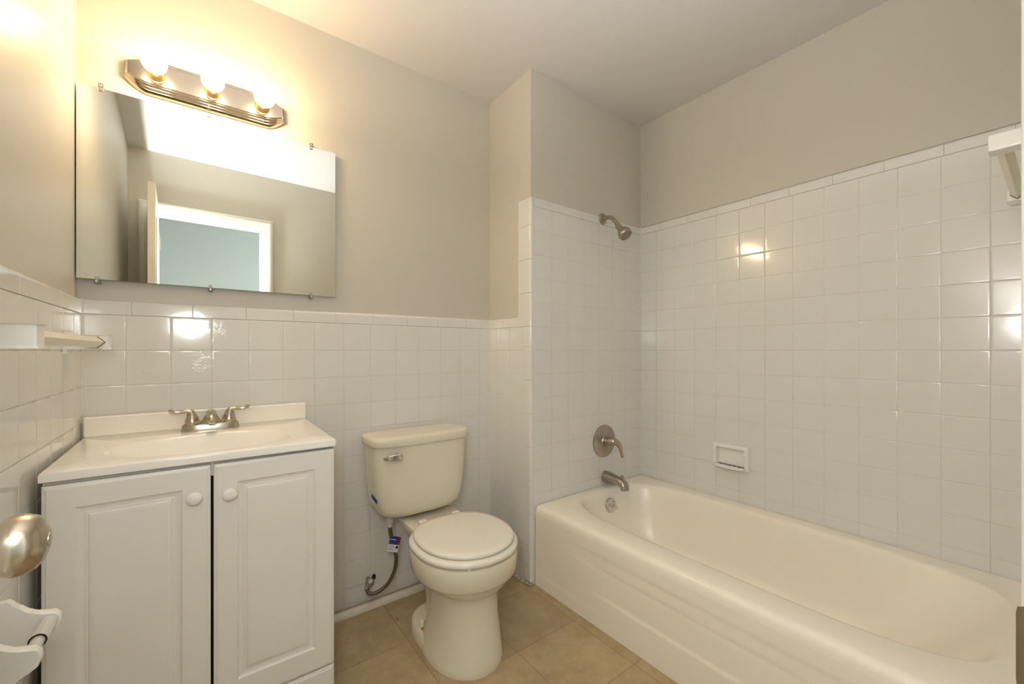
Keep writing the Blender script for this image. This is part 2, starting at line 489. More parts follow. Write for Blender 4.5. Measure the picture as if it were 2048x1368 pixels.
# right wall
bm = nb(); box(bm, 2.0613, 2.2, -0.02, YP+0.006, 0, CEIL)
wr = tag(obj('wall_right', bm, M['paint']), kind='structure')
bm = nb()
us = [0.0] + [v for v in frange(0.0, YP, T, 12.2392*T)][1:-1]
us = [u for u in us if u > 0.02 or u == 0.0] + [YP]
tile_panel(bm, (XR, 0, 0), (0, 1, 0), (0, 0, 1), (-1, 0, 0), us, rows(0.30, SHB), depth=0.006)
obj('wall_tile', bm, [M['tile'], M['grout']], wr)
bm = nb(); cap_row(bm, (XR, 0, 0), (0, 1, 0), (0, 0, 1), (-1, 0, 0), frange(0.0, YP, 0.1576, 1.3486), SHB, SHT, depth=0.006)
obj('tile_cap', bm, M['tile'], wr)

# wall with the doorway (behind the camera, seen in the mirror) and the tub's end tiles
bm = nb()
box(bm, -0.40, DOOR_L-0.02, -0.11, 0.0, 0, CEIL)
box(bm, DOOR_R+0.02, 2.2, -0.11, 0.0, 0, CEIL)
box(bm, DOOR_L-0.02, DOOR_R+0.02, -0.11, 0.0, DOOR_H+0.02, CEIL)
wf = tag(obj('wall_front', bm, M['paint']), kind='structure')
bm = nb()
tile_panel(bm, (0, 0.012, 0), (1, 0, 0), (0, 0, 1), (0, 1, 0), frange(1.20, XR, T, 12.0314*T), rows(0.0, SHB), depth=0.012)
obj('wall_tile', bm, [M['tile'], M['grout']], wf)
bm = nb(); cap_row(bm, (0, 0.012, 0), (1, 0, 0), (0, 0, 1), (0, 1, 0), frange(1.20, XR, 0.157, 1.3989), SHB, SHT, depth=0.012)
obj('tile_cap', bm, M['tile'], wf)
# hallway beyond the doorway
bm = nb(); box(bm, -0.45, 2.2, -1.45, -1.35, 0, CEIL)
tag(obj('wall_hallway', bm, M['hallpaint']), kind='structure')
bm = nb(); box(bm, -0.45, -0.40, -1.35, 0.0, 0, CEIL)
tag(obj('wall_hallway_end', bm, M['hallpaint']), kind='structure')

# door frame: jambs, head, stops and moulded casing
bm = nb()
box(bm, DOOR_L-0.02, DOOR_L, -0.112, 0.003, 0, DOOR_H+0.02, 0.001)
box(bm, DOOR_R, DOOR_R+0.02, -0.112, 0.003, 0, DOOR_H+0.02, 0.001)
box(bm, DOOR_L, DOOR_R, -0.112, 0.003, DOOR_H, DOOR_H+0.02, 0.001)
df = tag(obj('trim_1', bm, M['trim']), kind='structure')
bm = nb()
box(bm, DOOR_R-0.012, DOOR_R, -0.075, -0.038, 0, DOOR_H, 0.002)
box(bm, DOOR_L, DOOR_L+0.012, -0.075, -0.038, 0, DOOR_H, 0.002)
box(bm, DOOR_L, DOOR_R, -0.075, -0.038, DOOR_H-0.012, DOOR_H, 0.002)
obj('door_stop', bm, M['trim'], df)
bm = nb()
CW = 0.062
prof = [(0.0, 0.0), (0.0, 0.010), (0.004, 0.0125), (0.020, 0.0125), (0.026, 0.016), (0.040, 0.0175), (0.052, 0.0165), (0.058, 0.012), (CW, 0.009), (CW, 0.0)]
iL, iR, iT = DOOR_L-0.005, DOOR_R+0.004, DOOR_H+0.005
def casing_ring(which):
    out = []
    for w, d in prof:
        d = d*1.03
        if which == 0: out.append(Vector((iL-w, d, 0)))
        elif which == 1: out.append(Vector((iL-w, d, iT+w)))
        elif which == 2: out.append(Vector((iR+w, d, iT+w)))
        else: out.append(Vector((iR+w, d, 0)))
    return out
loft(bm, [casing_ring(k) for k in range(4)])
obj('door_casing', bm, M['trim'], df)
bm = nb()
# strike plate wrapped round the jamb edge, with a curved lip
out = []
zc = 0.892
pl = []
for k in range(24):
    t = 2*PI*k/24
    c, s = math.cos(t), math.sin(t)
    pl.append((0.019*math.copysign(abs(c)**0.5, c), 0.031*math.copysign(abs(s)**0.5, s)))
rings = []
for off in (0.0, 0.0016):
    rings.append([Vector((DOOR_R-off, -0.004+a, zc+b)) for a, b in pl])
loft(bm, rings)
lip = []
for sc_, (xx, yy) in zip((1, 1, 0.97, 0.90, 0.74), ((DOOR_R-0.0018, 0.002), (DOOR_R-0.002, 0.009), (DOOR_R+0.000, 0.0140), (DOOR_R+0.002, 0.0165), (DOOR_R+0.0035, 0.0172))):
    row = []
    for k in range(12):
        row.append(Vector((xx, yy, zc + 0.030*sc_*math.cos(PI*k/11))))
    for k in range(12):
        row.append(Vector((xx-0.0014, yy+0.0016, zc - 0.030*sc_*math.cos(PI*k/11))))
    lip.append(row)
loft(bm, lip)
obj('strike_plate', bm, M['bronze'], df)

# open door against the left wall
DX0, DX1, DY1 = -0.1895, -0.1565, 0.60
bm = nb(); box(bm, DX0, DX1, 0.006, DY1, 0.012, 2.02, 0.0015)
dr = tag(obj('door_1', bm, M['door']), kind='structure')
bm = nb()
for (z0, z1) in ((0.20, 0.85), (1.02, 1.85)):
    for (y0, y1) in ((0.10, 0.27), (0.34, 0.51)):
        box(bm, DX1-0.001, DX1+0.004, y0, y1, z0, z1, 0.003)
obj('door_panel', bm, M['door'], dr)
KY, KZ = 0.535, 0.926
bm = nb()
lathe(bm, (DX1, KY, KZ), (1, 0, 0), [(0, 0.031), (0.003, 0.031), (0.006, 0.028), (0.007, 0.016), (0.010, 0.0125), (0.013, 0.012), (0.016, 0.014), (0.019, 0.0190), (0.024, 0.0235), (0.030, 0.0256), (0.036, 0.0250), (0.043, 0.0220), (0.047, 0.017), (0.0495, 0.010), (0.0500, 0.003)], 40)
kn = obj('door_knob', bm, M['nickel'], dr, angle=50)
bm = nb(); lathe(bm, (DX1+0.0494, KY, KZ), (1, 0, 0), [(0, 0.0060), (0.0009, 0.0058), (0.0009, 0.003)], 20); obj('knob_button', bm, M['nickel_old'], kn)
bm = nb()
for zz in (0.25, 1.0, 1.80): lathe(bm, (DX1+0.004, 0.010, zz-0.045), (0, 0, 1), [(0, 0.006), (0.09, 0.006)], 12)
obj('hinge', bm, M['nickel_old'], dr)

# low white strip along the foot of the back wall
bm = nb()
extrude_profile(bm, [(1.748, 0.0), (1.7485, 0.008), (1.753, 0.017), (1.760, 0.0215), (1.768, 0.0225), (1.773, 0.0215), (1.773, 0.0)], 'x', 0.33, XB, bev=0.0)
tag(obj('baseboard_back', bm, M['tile_dirty']), kind='structure')
bm = nb()
extrude_profile(bm, [(XB, 0.0), (XB-0.012, 0.0), (XB-0.011, 0.005), (XB-0.007, 0.008), (XB, 0.009)], 'y', 1.52, 1.748)
tag(obj('baseboard_right', bm, M['tile_dirty']), kind='structure')

# ------------------------------------------------------------------ vanity cabinet
VX0, VX1, VYF = -0.2765, 0.3215, 1.315
van = thing('vanity_cabinet', (0.02, 1.55, 0), 'white two-door vanity cabinet with round knobs under the sink', 'cabinet')
bm = nb()
box(bm, VX0, VX0+0.016, 1.345, 1.795, 0.0, 0.803, 0.001)
box(bm, VX1-0.016, VX1, 1.345, 1.795, 0.0, 0.803, 0.001)
box(bm, VX0+0.016, VX1-0.016, 1.36, 1.795, 0.10, 0.115, 0.001)
box(bm, VX0+0.016, VX1-0.016, 1.78, 1.795, 0.10, 0.803, 0.001)
obj('body', bm, M['vanity'], van)
bm = nb()
box(bm, VX0, VX0+0.03, 1.334, 1.352, 0.0, 0.803, 0.001)
box(bm, VX1-0.03, VX1, 1.334, 1.352, 0.0, 0.803, 0.001)
box(bm, VX0+0.03, VX1-0.03, 1.334, 1.352, 0.765, 0.803, 0.001)
box(bm, VX0+0.03, VX1-0.03, 1.334, 1.352, 0.0, 0.17, 0.001)
obj('face_frame', bm, M['vanity'], van)
bm = nb()
box(bm, VX0+0.03, VX1-0.03, 1.353, 1.36, 0.17, 0.765)
obj('interior', bm, M['black'], van)

def panel_door(x0, x1, z0, z1, yf, px0, px1, pz0, pz1, thick=0.018):
    """door slab with a routed frame and a raised field; rings from outer edge inwards"""
    bm = nb()
    def rect(ax0, ax1, az0, az1, y): return [Vector((ax0, y, az0)), Vector((ax1, y, az0)), Vector((ax1, y, az1)), Vector((ax0, y, az1))]
    rings = [rect(x0, x1, z0, z1, yf+thick), rect(x0, x1, z0, z1, yf+0.006), rect(x0+0.0015, x1-0.0015, z0+0.0015, z1-0.0015, yf+0.0035),
             rect(x0+0.007, x1-0.007, z0+0.007, z1-0.007, yf+0.0015), rect(x0+0.0085, x1-0.0085, z0+0.0085, z1-0.0085, yf)]
    steps = [(0.0, 0.0), (0.0008, 0.0008), (0.004, 0.0045), (0.010, 0.0075), (0.014, 0.0082), (0.0165, 0.0068), (0.0195, 0.0066), (0.0205, 0.0052), (0.024, 0.0030), (0.028, 0.0022), (0.0285, 0.0018)]
    for i, d in steps:
        rings.append(rect(px0+i, px1-i, pz0+i, pz1-i, yf+d))
    loft(bm, rings)
    return bm
dl = obj('door', panel_door(-0.2755, 0.0198, 0.1515, 0.7975, VYF, -0.2236, -0.0371, 0.212, 0.744), M['vanity'], van, angle=20)
drr = obj('door', panel_door(0.0258, 0.3208, 0.1515, 0.7970, VYF, 0.0771, 0.2675, 0.218, 0.7445), M['vanity'], van, angle=20)
for par, kx, kz in ((dl, -0.0135, 0.7235), (drr, 0.0595, 0.7185)):
    bm = nb()
    lathe(bm, (kx, VYF, kz), (0, -1, 0), [(0, 0.0075), (0.006, 0.0065), (0.010, 0.008), (0.013, 0.0135), (0.016, 0.0162), (0.019, 0.0165), (0.022, 0.0150), (0.0245, 0.0115), (0.0262, 0.006), (0.0266, 0.001)], 32)
    obj('knob', bm, M['ceramic'], par, angle=60)
bm = nb()
def rail(x0, x1, z0, z1, yf):
    def rect(i, y): return [Vector((x0+i, y, z0+i)), Vector((x1-i, y, z0+i)), Vector((x1-i, y, z1-i)), Vector((x0+i, y, z1-i))]
    loft(bm, [rect(0, yf+0.018), rect(0, yf+0.006), rect(0.0015, yf+0.0035), rect(0.007, yf+0.0015), rect(0.0085, yf)])
rail(-0.2755, 0.3208, 0.004, 0.1475, VYF)
obj('base_panel', bm, M['vanity'], van, angle=20)

# ------------------------------------------------------------------ vanity top with basin
top = thing('bathroom_sink', (0.02, 1.56, 0.804), 'white one-piece sink with oval basin and low backsplash on the vanity cabinet', 'sink')
bm = nb()
TX0, TX1, TYF, TYB, TZ0, TZ1 = -0.2870, 0.3275, 1.3125, 1.7960, 0.8045, 0.8275
bcx, bcy, brx, bry = 0.021, 1.500, 0.222, 0.150
NB = 64
def radial_rect(k):
    t = 2*PI*k/NB; c, s = math.cos(t), math.sin(t)
    sx = (TX1-bcx) if c > 0 else (bcx-TX0); sy = (TYB-bcy) if s > 0 else (bcy-TYF)
    k1 = min(sx/abs(c) if abs(c) > 1e-6 else 1e9, sy/abs(s) if abs(s) > 1e-6 else 1e9)
    return Vector((bcx+c*k1, bcy+s*k1, 0))
def fit(pts):
    # snap nearest ring points to the four corners
    for X in (TX0, TX1):
        for Y in (TYF, TYB):
            i = min(range(len(pts)), key=lambda j: (pts[j].x-X)**2+(pts[j].y-Y)**2); pts[i] = Vector((X, Y, 0))
    return pts
outer = fit([radial_rect(k) for k in range(NB)])
def shrink(pts, d): return [Vector((min(max(p.x, TX0+d), TX1-d), min(max(p.y, TYF+d), TYB-d), 0)) for p in pts]
def atz(pts, z): return [Vector((p.x, p.y, z)) for p in pts]
def ell(s, z, off=0.0): return [Vector((bcx+brx*s*math.cos(2*PI*k/NB), bcy+off+bry*s*math.sin(2*PI*k/NB), z)) for k in range(NB)]
rings = [atz(shrink(outer, 0.004), TZ0), atz(outer, TZ0+0.002), atz(outer, TZ1-0.005), atz(shrink(outer, 0.0015), TZ1-0.0015), atz(shrink(outer, 0.005), TZ1)]
rings += [ell(1.10, TZ1), ell(1.04, TZ1-0.0006), ell(1.0, TZ1-0.003), ell(0.96, TZ1-0.010), ell(0.90, TZ1-0.028), ell(0.80, TZ1-0.062), ell(0.64, TZ1-0.098), ell(0.42, TZ1-0.122), ell(0.2, TZ1-0.130), ell(0.09, TZ1-0.132)]
loft(bm, rings, cap0=False)
for v in bm.verts:          # the moulded top is very slightly out of square
    fr = (TYB-v.co.y)/(TYB-TYF); lf = (TX1-v.co.x)/(TX1-TX0)
    if 0 <= fr <= 1.01 and v.co.z > TZ0-0.001:
        v.co.x += fr*(0.0070*max(0, 2*lf-1) - 0.0050*max(0, 1-2*lf)); v.co.y += fr*(0.007*lf - 0.005*(1-lf))
obj('deck', bm, M['marble'], top, angle=50)
bm = nb(); box(bm, -0.2868, 0.3295, 1.7850, 1.8080, 0.8265, 0.8870, 0.004, 3)
obj('backsplash', bm, M['marble'], top)
bm = nb(); lathe(bm, (bcx, bcy, TZ1-0.1325), (0, 0, 1), [(0, 0.022), (0.003, 0.021), (0.004, 0.017), (0.001, 0.014)], 24)
obj('drain', bm, M['nickel'], top)

# ------------------------------------------------------------------ faucet
FX, FY, FZ = 0.0265, 1.722, TZ1
fc = thing('faucet', (FX, FY, FZ), 'brushed nickel two-lever faucet on the white sink top', 'faucet')
bm = nb()
def fring(hw, hd, z, e=3.0): return [Vector((FX+hw*math.copysign(abs(math.cos(2*PI*k/48))**(2/e), math.cos(2*PI*k/48)), FY+hd*math.copysign(abs(math.sin(2*PI*k/48))**(2/e), math.sin(2*PI*k/48)), z)) for k in range(48)]
loft(bm, [fring(0.080, 0.0270, FZ), fring(0.080, 0.0270, FZ+0.004), fring(0.0775, 0.0250, FZ+0.018), fring(0.0755, 0.0232, FZ+0.0215), fring(0.072, 0.020, FZ+0.023)])
obj('base_plate', bm, M['nickel'], fc)
bm = nb()
# spout body rising from the plate and reaching forward
sp = []
for (y, z, w, h) in ((FY+0.010, FZ+0.016, 0.024, 0.016), (FY+0.008, FZ+0.032, 0.0185, 0.016), (FY+0.001, FZ+0.046, 0.0160, 0.0155), (FY-0.018, FZ+0.0555, 0.0150, 0.0145), (FY-0.046, FZ+0.0545, 0.0145, 0.0138), (FY-0.074, FZ+0.0475, 0.0140, 0.0128), (FY-0.090, FZ+0.0415, 0.0115, 0.0100), (FY-0.095, FZ+0.0390, 0.006, 0.0055)):
    sp.append((Vector((FX, y, z)), w, h))
rings = []
for i, (c, w, h) in enumerate(sp):
    a = sp[max(i-1, 0)][0]; b = sp[min(i+1, len(sp)-1)][0]; t = (b-a).normalized()
    up = Vector((1, 0, 0)).cross(t)
    rings.append([c + Vector((1, 0, 0))*w*math.cos(2*PI*k/28) + up*h*math.sin(2*PI*k/28) for k in range(28)])
loft(bm, rings)
obj('spout', bm, M['nickel'], fc, angle=60)
bm = nb()
# skirt spreading from the spout to the plate
loft(bm, [[Vector((FX+w*math.cos(2*PI*k/32), FY-0.004+d*math.sin(2*PI*k/32), FZ+z)) for k in range(32)] for (w, d, z) in ((0.040, 0.0215, 0.019), (0.033, 0.0205, 0.024), (0.026, 0.019, 0.031), (0.0205, 0.0175, 0.040), (0.0165, 0.0155, 0.049))])
obj('spout_base', bm, M['nickel'], fc, angle=60)
bm = nb(); lathe(bm, (FX, FY-0.078, FZ+0.040), (0, -0.25, -1), [(0, 0.0110), (0.009, 0.0105), (0.011, 0.009), (0.009, 0.007)], 20)
obj('aerator', bm, M['chrome'], fc)
for s in (-1, 1):
    hx = FX + s*0.0500
    bm = nb()
    prof = [(0.0, 0.0205), (0.002, 0.0212), (0.010, 0.0200), (0.018, 0.0180), (0.027, 0.0150), (0.035, 0.0118), (0.0405, 0.0090), (0.0435, 0.006), (0.0445, 0.002)]
    d = []
    rings = []
    for t, rr in prof:
        lean = s*0.0035*(t/0.05)**2
        rings.append([Vector((hx+lean+rr*math.cos(2*PI*k/28), FY+rr*0.95*math.sin(2*PI*k/28), FZ+0.022+t)) for k in range(28)])
    loft(bm, rings)
    hh = obj('handle', bm, M['nickel'], fc, angle=60)
    bm = nb()
    z0 = FZ+0.022
    tube(bm, [(hx-s*0.005, FY, z0+0.030), (hx+s*0.003, FY, z0+0.0400), (hx+s*0.017, FY-0.001, z0+0.0440), (hx+s*0.034, FY-0.002, z0+0.0415), (hx+s*0.048, FY-0.003, z0+0.0430), (hx+s*0.0565, FY-0.004, z0+0.0490), (hx+s*0.059, FY-0.004, z0+0.0515)], [0.0085, 0.0095, 0.0072, 0.0058, 0.0062, 0.0072, 0.003], 16, flat=(1.15, 0.85))
    obj('lever', bm, M['nickel'], hh, angle=60)

# ------------------------------------------------------------------ mirror
MX0, MX1, MZ0, MZ1 = -0.3035, 0.4452, 1.3135, 1.9095
th = math.radians(1.08)
mcx, mcy = 0.07, 1.8055
mir = thing('wall_mirror', (mcx, 1.826, MZ0), 'frameless rectangular wall mirror held by small clips above the sink', 'mirror')
def mpt(x, dy, z):
    return Vector((mcx + (x-mcx)*math.cos(th) - dy*math.sin(th), mcy + (x-mcx)*math.sin(th) + dy*math.cos(th), z))
bm = nb()
f0 = [bm.verts.new(mpt(x, 0, z)) for x, z in ((MX0, MZ0), (MX1, MZ0), (MX1, MZ1), (MX0, MZ1))]
f1 = [bm.verts.new(mpt(x, 0.005, z)) for x, z in ((MX0, MZ0), (MX1, MZ0), (MX1, MZ1), (MX0, MZ1))]
bm.faces.new(f0)
fb = bm.faces.new(list(reversed(f1))); fb.material_index = 1
for i in range(4):
    j = (i+1) % 4; bm.faces.new((f0[i], f1[i], f1[j], f0[j])).material_index = 1
obj('glass', bm, [M['mirror'], M['mirror_edge']], mir)
for cx, up in ((-0.2496, 1), (0.022, 1), (0.3538, 1), (-0.2585, -1), (0.0262, -1), (0.352, -1)):
    zz = MZ1 if up > 0 else MZ0
    bm = nb()
    p = mpt(cx, 0, zz)
    y = p.y
    box(bm, cx-0.0062, cx+0.0062, y-0.0042, y-0.0006, min(zz-up*0.010, zz+up*0.0015), max(zz-up*0.010, zz+up*0.0015), 0.0012)
    box(bm, cx-0.0062, cx+0.0062, y-0.0042, 1.826, min(zz+up*0.0008, zz+up*0.014), max(zz+up*0.0008, zz+up*0.014), 0.0015)
    c = obj('clip', bm, M['clip'], mir)
    bm = nb()
    lathe(bm, (cx, y-0.0040, zz+up*0.0072), (0, -1, 0), [(0, 0.0048), (0.0012, 0.0043), (0.0020, 0.0026), (0.0014, 0.0012)], 18)
    obj('screw', bm, M['chrome'], c)

# ------------------------------------------------------------------ vanity light
LX0, LX1, LZ, LYW = -0.2005, 0.2585, 2.000, 1.826
lt = thing('vanity_light', (0.029, LYW, LZ), 'satin nickel bar light with three lit globe bulbs above the mirror', 'lamp')
bm = nb()
def lring(inset_x, hz, y, cut, endh):
    # elongated octagon with softened cuts: long flat top/bottom, narrow vertical ends
    x0, x1 = LX0+inset_x, LX1-inset_x
    half = []
    n = 8
    pts = []
    def side(xe, s):   # s=+1: right end going up, s=-1: left end going down
        out = []
        for k in range(n+1):
            t = k/n
            # from (xe, endh) curving to (xe -+ cut, hz)
            out.append((t*cut, endh + (hz-endh)*(1-(1-t)**1.8)))
        return out
    R = side(x1, 1)
    for dx, zz in reversed(R): pts.append((x1-dx, -zz))
    for dx, zz in R: pts.append((x1-dx, zz))
    for dx, zz in reversed(R): pts.append((x0+dx, zz))
    for dx, zz in R: pts.append((x0+dx, -zz))
    return [Vector((x, y, LZ+z)) for x, z in pts]
rings = [lring(0, 0.060, LYW, 0.060, 0.0245), lring(0, 0.060, LYW-0.004, 0.060, 0.0245), lring(0.002, 0.0575, LYW-0.012, 0.060, 0.024),
         lring(0.004, 0.0525, LYW-0.020, 0.062, 0.023), lring(0.0045, 0.0505, LYW-0.0195, 0.062, 0.0225), lring(0.006, 0.0455, LYW-0.027, 0.064, 0.022), lring(0.0065, 0.0435, LYW-0.0265, 0.064, 0.0215),
         lring(0.008, 0.0390, LYW-0.0335, 0.066, 0.021), lring(0.009, 0.0370, LYW-0.0330, 0.066, 0.0205), lring(0.012, 0.0340, LYW-0.0365, 0.066, 0.019)]
loft(bm, rings)
obj('back_plate', bm, M['fixture'], lt, angle=18)
LYF = LYW-0.0365
for i, bx in enumerate((-0.118, 0.0315, 0.181)):
    bm = nb()
    lathe(bm, (bx, LYF+0.001, LZ-0.004), (0, -1, 0), [(0, 0.0245), (0.004, 0.0245), (0.005, 0.0215), (0.009, 0.0225), (0.011, 0.0212), (0.015, 0.0222), (0.017, 0.0208), (0.021, 0.0218), (0.023, 0.0205), (0.027, 0.0216), (0.029, 0.0205), (0.033, 0.0214), (0.035, 0.0203), (0.041, 0.0210), (0.046, 0.0200), (0.046, 0.0160), (0.038, 0.0150)], 32)
    so = obj('socket', bm, M['socket'], lt, angle=30)
    bm = nb()
    R = 0.0325
    cyl = 0.050 + math.sqrt(R*R-0.0145**2)
    prof = [(0.036, 0.0135), (0.050, 0.0145)]
    a0 = math.asin(0.0145/R)
    for k in range(1, 18):
        t = a0 + (PI-a0)*k/17
        prof.append((cyl - R*math.cos(t), max(R*math.sin(t), 0.0006)))
    lathe(bm, (bx, LYF+0.001, LZ-0.004), (0, -1, 0), prof, 32)
    obj('globe_bulb', bm, M['bulb'], so, angle=60)

# ------------------------------------------------------------------ toilet
TC = 0.788
toi = thing('toilet', (TC, 1.40, 0), 'cream white two-piece toilet with closed lid between vanity and tub', 'toilet')
NR = 56
bm = nb()
# pedestal: wide flared foot, waist, bowl underside, rim band
def R_(hw, hf, hb, yc, z, ef=2.2, eb=2.2): return sring(TC, yc, hw, hf, hb, z, NR, ef, eb)
def P_(hw, hf, hb, yc, z, ef, eb): return sring(TC-0.018*max(0, 1-z/0.24), yc, hw, hf, hb, z, NR, ef, eb)
rings = [P_(0.133, 0.185, 0.14, 1.345, 0.0, 2.2, 2.6), P_(0.1335, 0.186, 0.14, 1.345, 0.012, 2.2, 2.6), P_(0.130, 0.182, 0.14, 1.345, 0.030, 2.2, 2.6),
         P_(0.121, 0.168, 0.135, 1.344, 0.085, 2.2, 2.6), P_(0.112, 0.151, 0.13, 1.343, 0.15, 2.2, 2.6), P_(0.108, 0.147, 0.13, 1.343, 0.205, 2.2, 2.4),
         R_(0.108, 0.146, 0.14, 1.340, 0.232, 2.2, 2.3), R_(0.128, 0.160, 0.165, 1.342, 0.248, 2.15, 2.2), R_(0.152, 0.174, 0.19, 1.345, 0.262, 2.1, 2.2),
         R_(0.167, 0.183, 0.21, 1.346, 0.281, 2.1, 2.2), R_(0.171, 0.187, 0.214, 1.346, 0.2865, 2.1, 2.2), R_(0.176, 0.192, 0.217, 1.346, 0.2882, 2.1, 2.2), R_(0.1815, 0.1975, 0.22, 1.346, 0.2905, 2.1, 2.2), R_(0.1850, 0.2010, 0.223, 1.346, 0.296, 2.1, 2.2), R_(0.189, 0.205, 0.228, 1.346, 0.335, 2.1, 2.2),
         R_(0.190, 0.206, 0.23, 1.346, 0.358, 2.1, 2.2), R_(0.187, 0.203, 0.23, 1.346, 0.367, 2.1, 2.2), R_(0.178, 0.195, 0.225, 1.346, 0.370, 2.1, 2.2)]
loft(bm, rings)
obj('bowl', bm, M['porcelain'], toi, angle=50)
bm = nb()
# low foot running to the back and the trapway column behind the pedestal
def foot(hw, hb, z): return sring(TC-0.032, 1.41, hw, 0.19, hb, z, NR, 2.6, 2.6)
loft(bm, [foot(0.114, 0.192, 0.0), foot(0.114, 0.192, 0.012), foot(0.111, 0.189, 0.034), foot(0.105, 0.183, 0.042), foot(0.092, 0.17, 0.045)])
obj('foot', bm, M['porcelain'], toi, angle=50)
bm = nb()
loft(bm, [sring(TC, 1.49, 0.078, 0.12, 0.10, 0.03, NR, 2.3, 2.3), sring(TC, 1.49, 0.070, 0.12, 0.095, 0.07, NR, 2.3, 2.3), sring(TC, 1.49, 0.072, 0.13, 0.11, 0.15, NR, 2.3, 2.3), sring(TC, 1.50, 0.086, 0.15, 0.14, 0.24, NR, 2.3, 2.3), sring(TC, 1.51, 0.105, 0.16, 0.18, 0.31, NR, 2.5, 3), sring(TC, 1.53, 0.118, 0.17, 0.205, 0.350, NR, 3, 4), sring(TC, 1.53, 0.124, 0.17, 0.215, 0.375, NR, 3.2, 5), sring(TC, 1.53, 0.122, 0.168, 0.213, 0.385, NR, 3.2, 5), sring(TC, 1.53, 0.114, 0.162, 0.205, 0.389, NR, 3.2, 5)])
obj('trapway', bm, M['porcelain'], toi, angle=50)
# seat ring and lid
bm = nb()
def S_(hw, hf, hb, z): return sring(TC, 1.346, hw, hf, hb, z, NR, 2.1, 2.6)
loft(bm, [S_(0.184, 0.200, 0.188, 0.3735), S_(0.190, 0.206, 0.192, 0.3775), S_(0.192, 0.208, 0.194, 0.385), S_(0.190, 0.206, 0.193, 0.3915), S_(0.184, 0.200, 0.190, 0.3955), S_(0.170, 0.19, 0.18, 0.397)])
obj('seat', bm, M['seat'], toi, angle=50)
bm = nb()
def L_(hw, hf, hb, z): return sring(TC+0.001, 1.346, hw, hf, hb, z, NR, 2.08, 2.5)
loft(bm, [L_(0.168, 0.184, 0.180, 0.3985), L_(0.175, 0.191, 0.184, 0.4005), L_(0.1775, 0.1935, 0.186, 0.406), L_(0.176, 0.192, 0.185, 0.4115), L_(0.170, 0.186, 0.181, 0.4150), L_(0.150, 0.166, 0.162, 0.4168), L_(0.08, 0.09, 0.09, 0.4180)])
obj('seat_lid', bm, M['seat'], toi, angle=60)
for s in (-1, 1):
    bm = nb(); box(bm, TC+s*0.075-0.016, TC+s*0.075+0.016, 1.528, 1.556, 0.388, 0.410, 0.005, 3)
    obj('seat_hinge', bm, M['seat'], toi)
for a in (-2.05, -1.1):
    bm = nb()
    px, py = TC+0.182*math.cos(a), 1.346+0.198*math.sin(a)
    lathe(bm, (px, py, 0.3695), (0, 0, 1), [(0, 0.006), (0.0045, 0.006)], 12)
    obj('seat_bumper', bm, M['seat'], toi)
# tank
TKC = 0.758
bm = nb()
def K_(hw, yf, yb, z, ef=5.0, eb=7.0): return sring(TKC, 1.70, hw, 1.70-yf, yb-1.70, z, 64, ef, eb)
loft(bm, [K_(0.100, 1.655, 1.770, 0.4035, 3, 4), K_(0.138, 1.632, 1.778, 0.4045, 3.2, 4.5), K_(0.166, 1.618, 1.785, 0.413, 3.6, 5), K_(0.184, 1.611, 1.790, 0.432, 3.8, 5), K_(0.194, 1.607, 1.793, 0.462, 4, 6), K_(0.201, 1.604, 1.795, 0.52, 4.2, 6), K_(0.207, 1.602, 1.796, 0.60, 4.2, 6), K_(0.2105, 1.600, 1.797, 0.706, 4.2, 6)])
tk = obj('tank', bm, M['porcelain'], toi, angle=50)
bm = nb()
def C_(hw, yf, yb, z, ef=4.2, eb=7.0): return sring(TKC+0.002, 1.70, hw, 1.70-yf, yb-1.70, z, 64, ef, eb)
loft(bm, [C_(0.214, 1.598, 1.799, 0.7025), C_(0.220, 1.5935, 1.802, 0.7035), C_(0.2225, 1.591, 1.803, 0.710), C_(0.2235, 1.590, 1.8035, 0.726), C_(0.222, 1.5915, 1.8025, 0.735), C_(0.216, 1.597, 1.799, 0.7405), C_(0.205, 1.607, 1.79, 0.7425), C_(0.17, 1.635, 1.77, 0.7435)])
obj('tank_lid', bm, M['porcelain'], toi, angle=60)
# flush handle
bm = nb()
rings = []
for x, hz_, y, dz in ((0.5735, 0.0030, 1.596, -0.004), (0.579, 0.006, 1.587, -0.002), (0.593, 0.0100, 1.580, 0.0), (0.611, 0.0125, 1.576, 0.0020), (0.636, 0.0125, 1.576, 0.0020), (0.641, 0.0100, 1.579, 0.0020)):
    zc_ = 0.668+dz
    rings.append([Vector((x, y, zc_-hz_)), Vector((x, y-0.003, zc_-hz_*0.7)), Vector((x, y-0.003, zc_+hz_*0.7)), Vector((x, y, zc_+hz_)), Vector((x, y+0.010, zc_+hz_)), Vector((x, y+0.010, zc_-hz_))])
loft(bm, rings)
fh = obj('flush_handle', bm, M['chrome'], tk)
tag(fh, label='chrome flush lever')
bm = nb(); lathe(bm, (0.628, 1.612, 0.670), (0, -1, 0), [(0, 0.010), (0.03, 0.010)], 16); obj('handle_collar', bm, M['chrome'], fh)
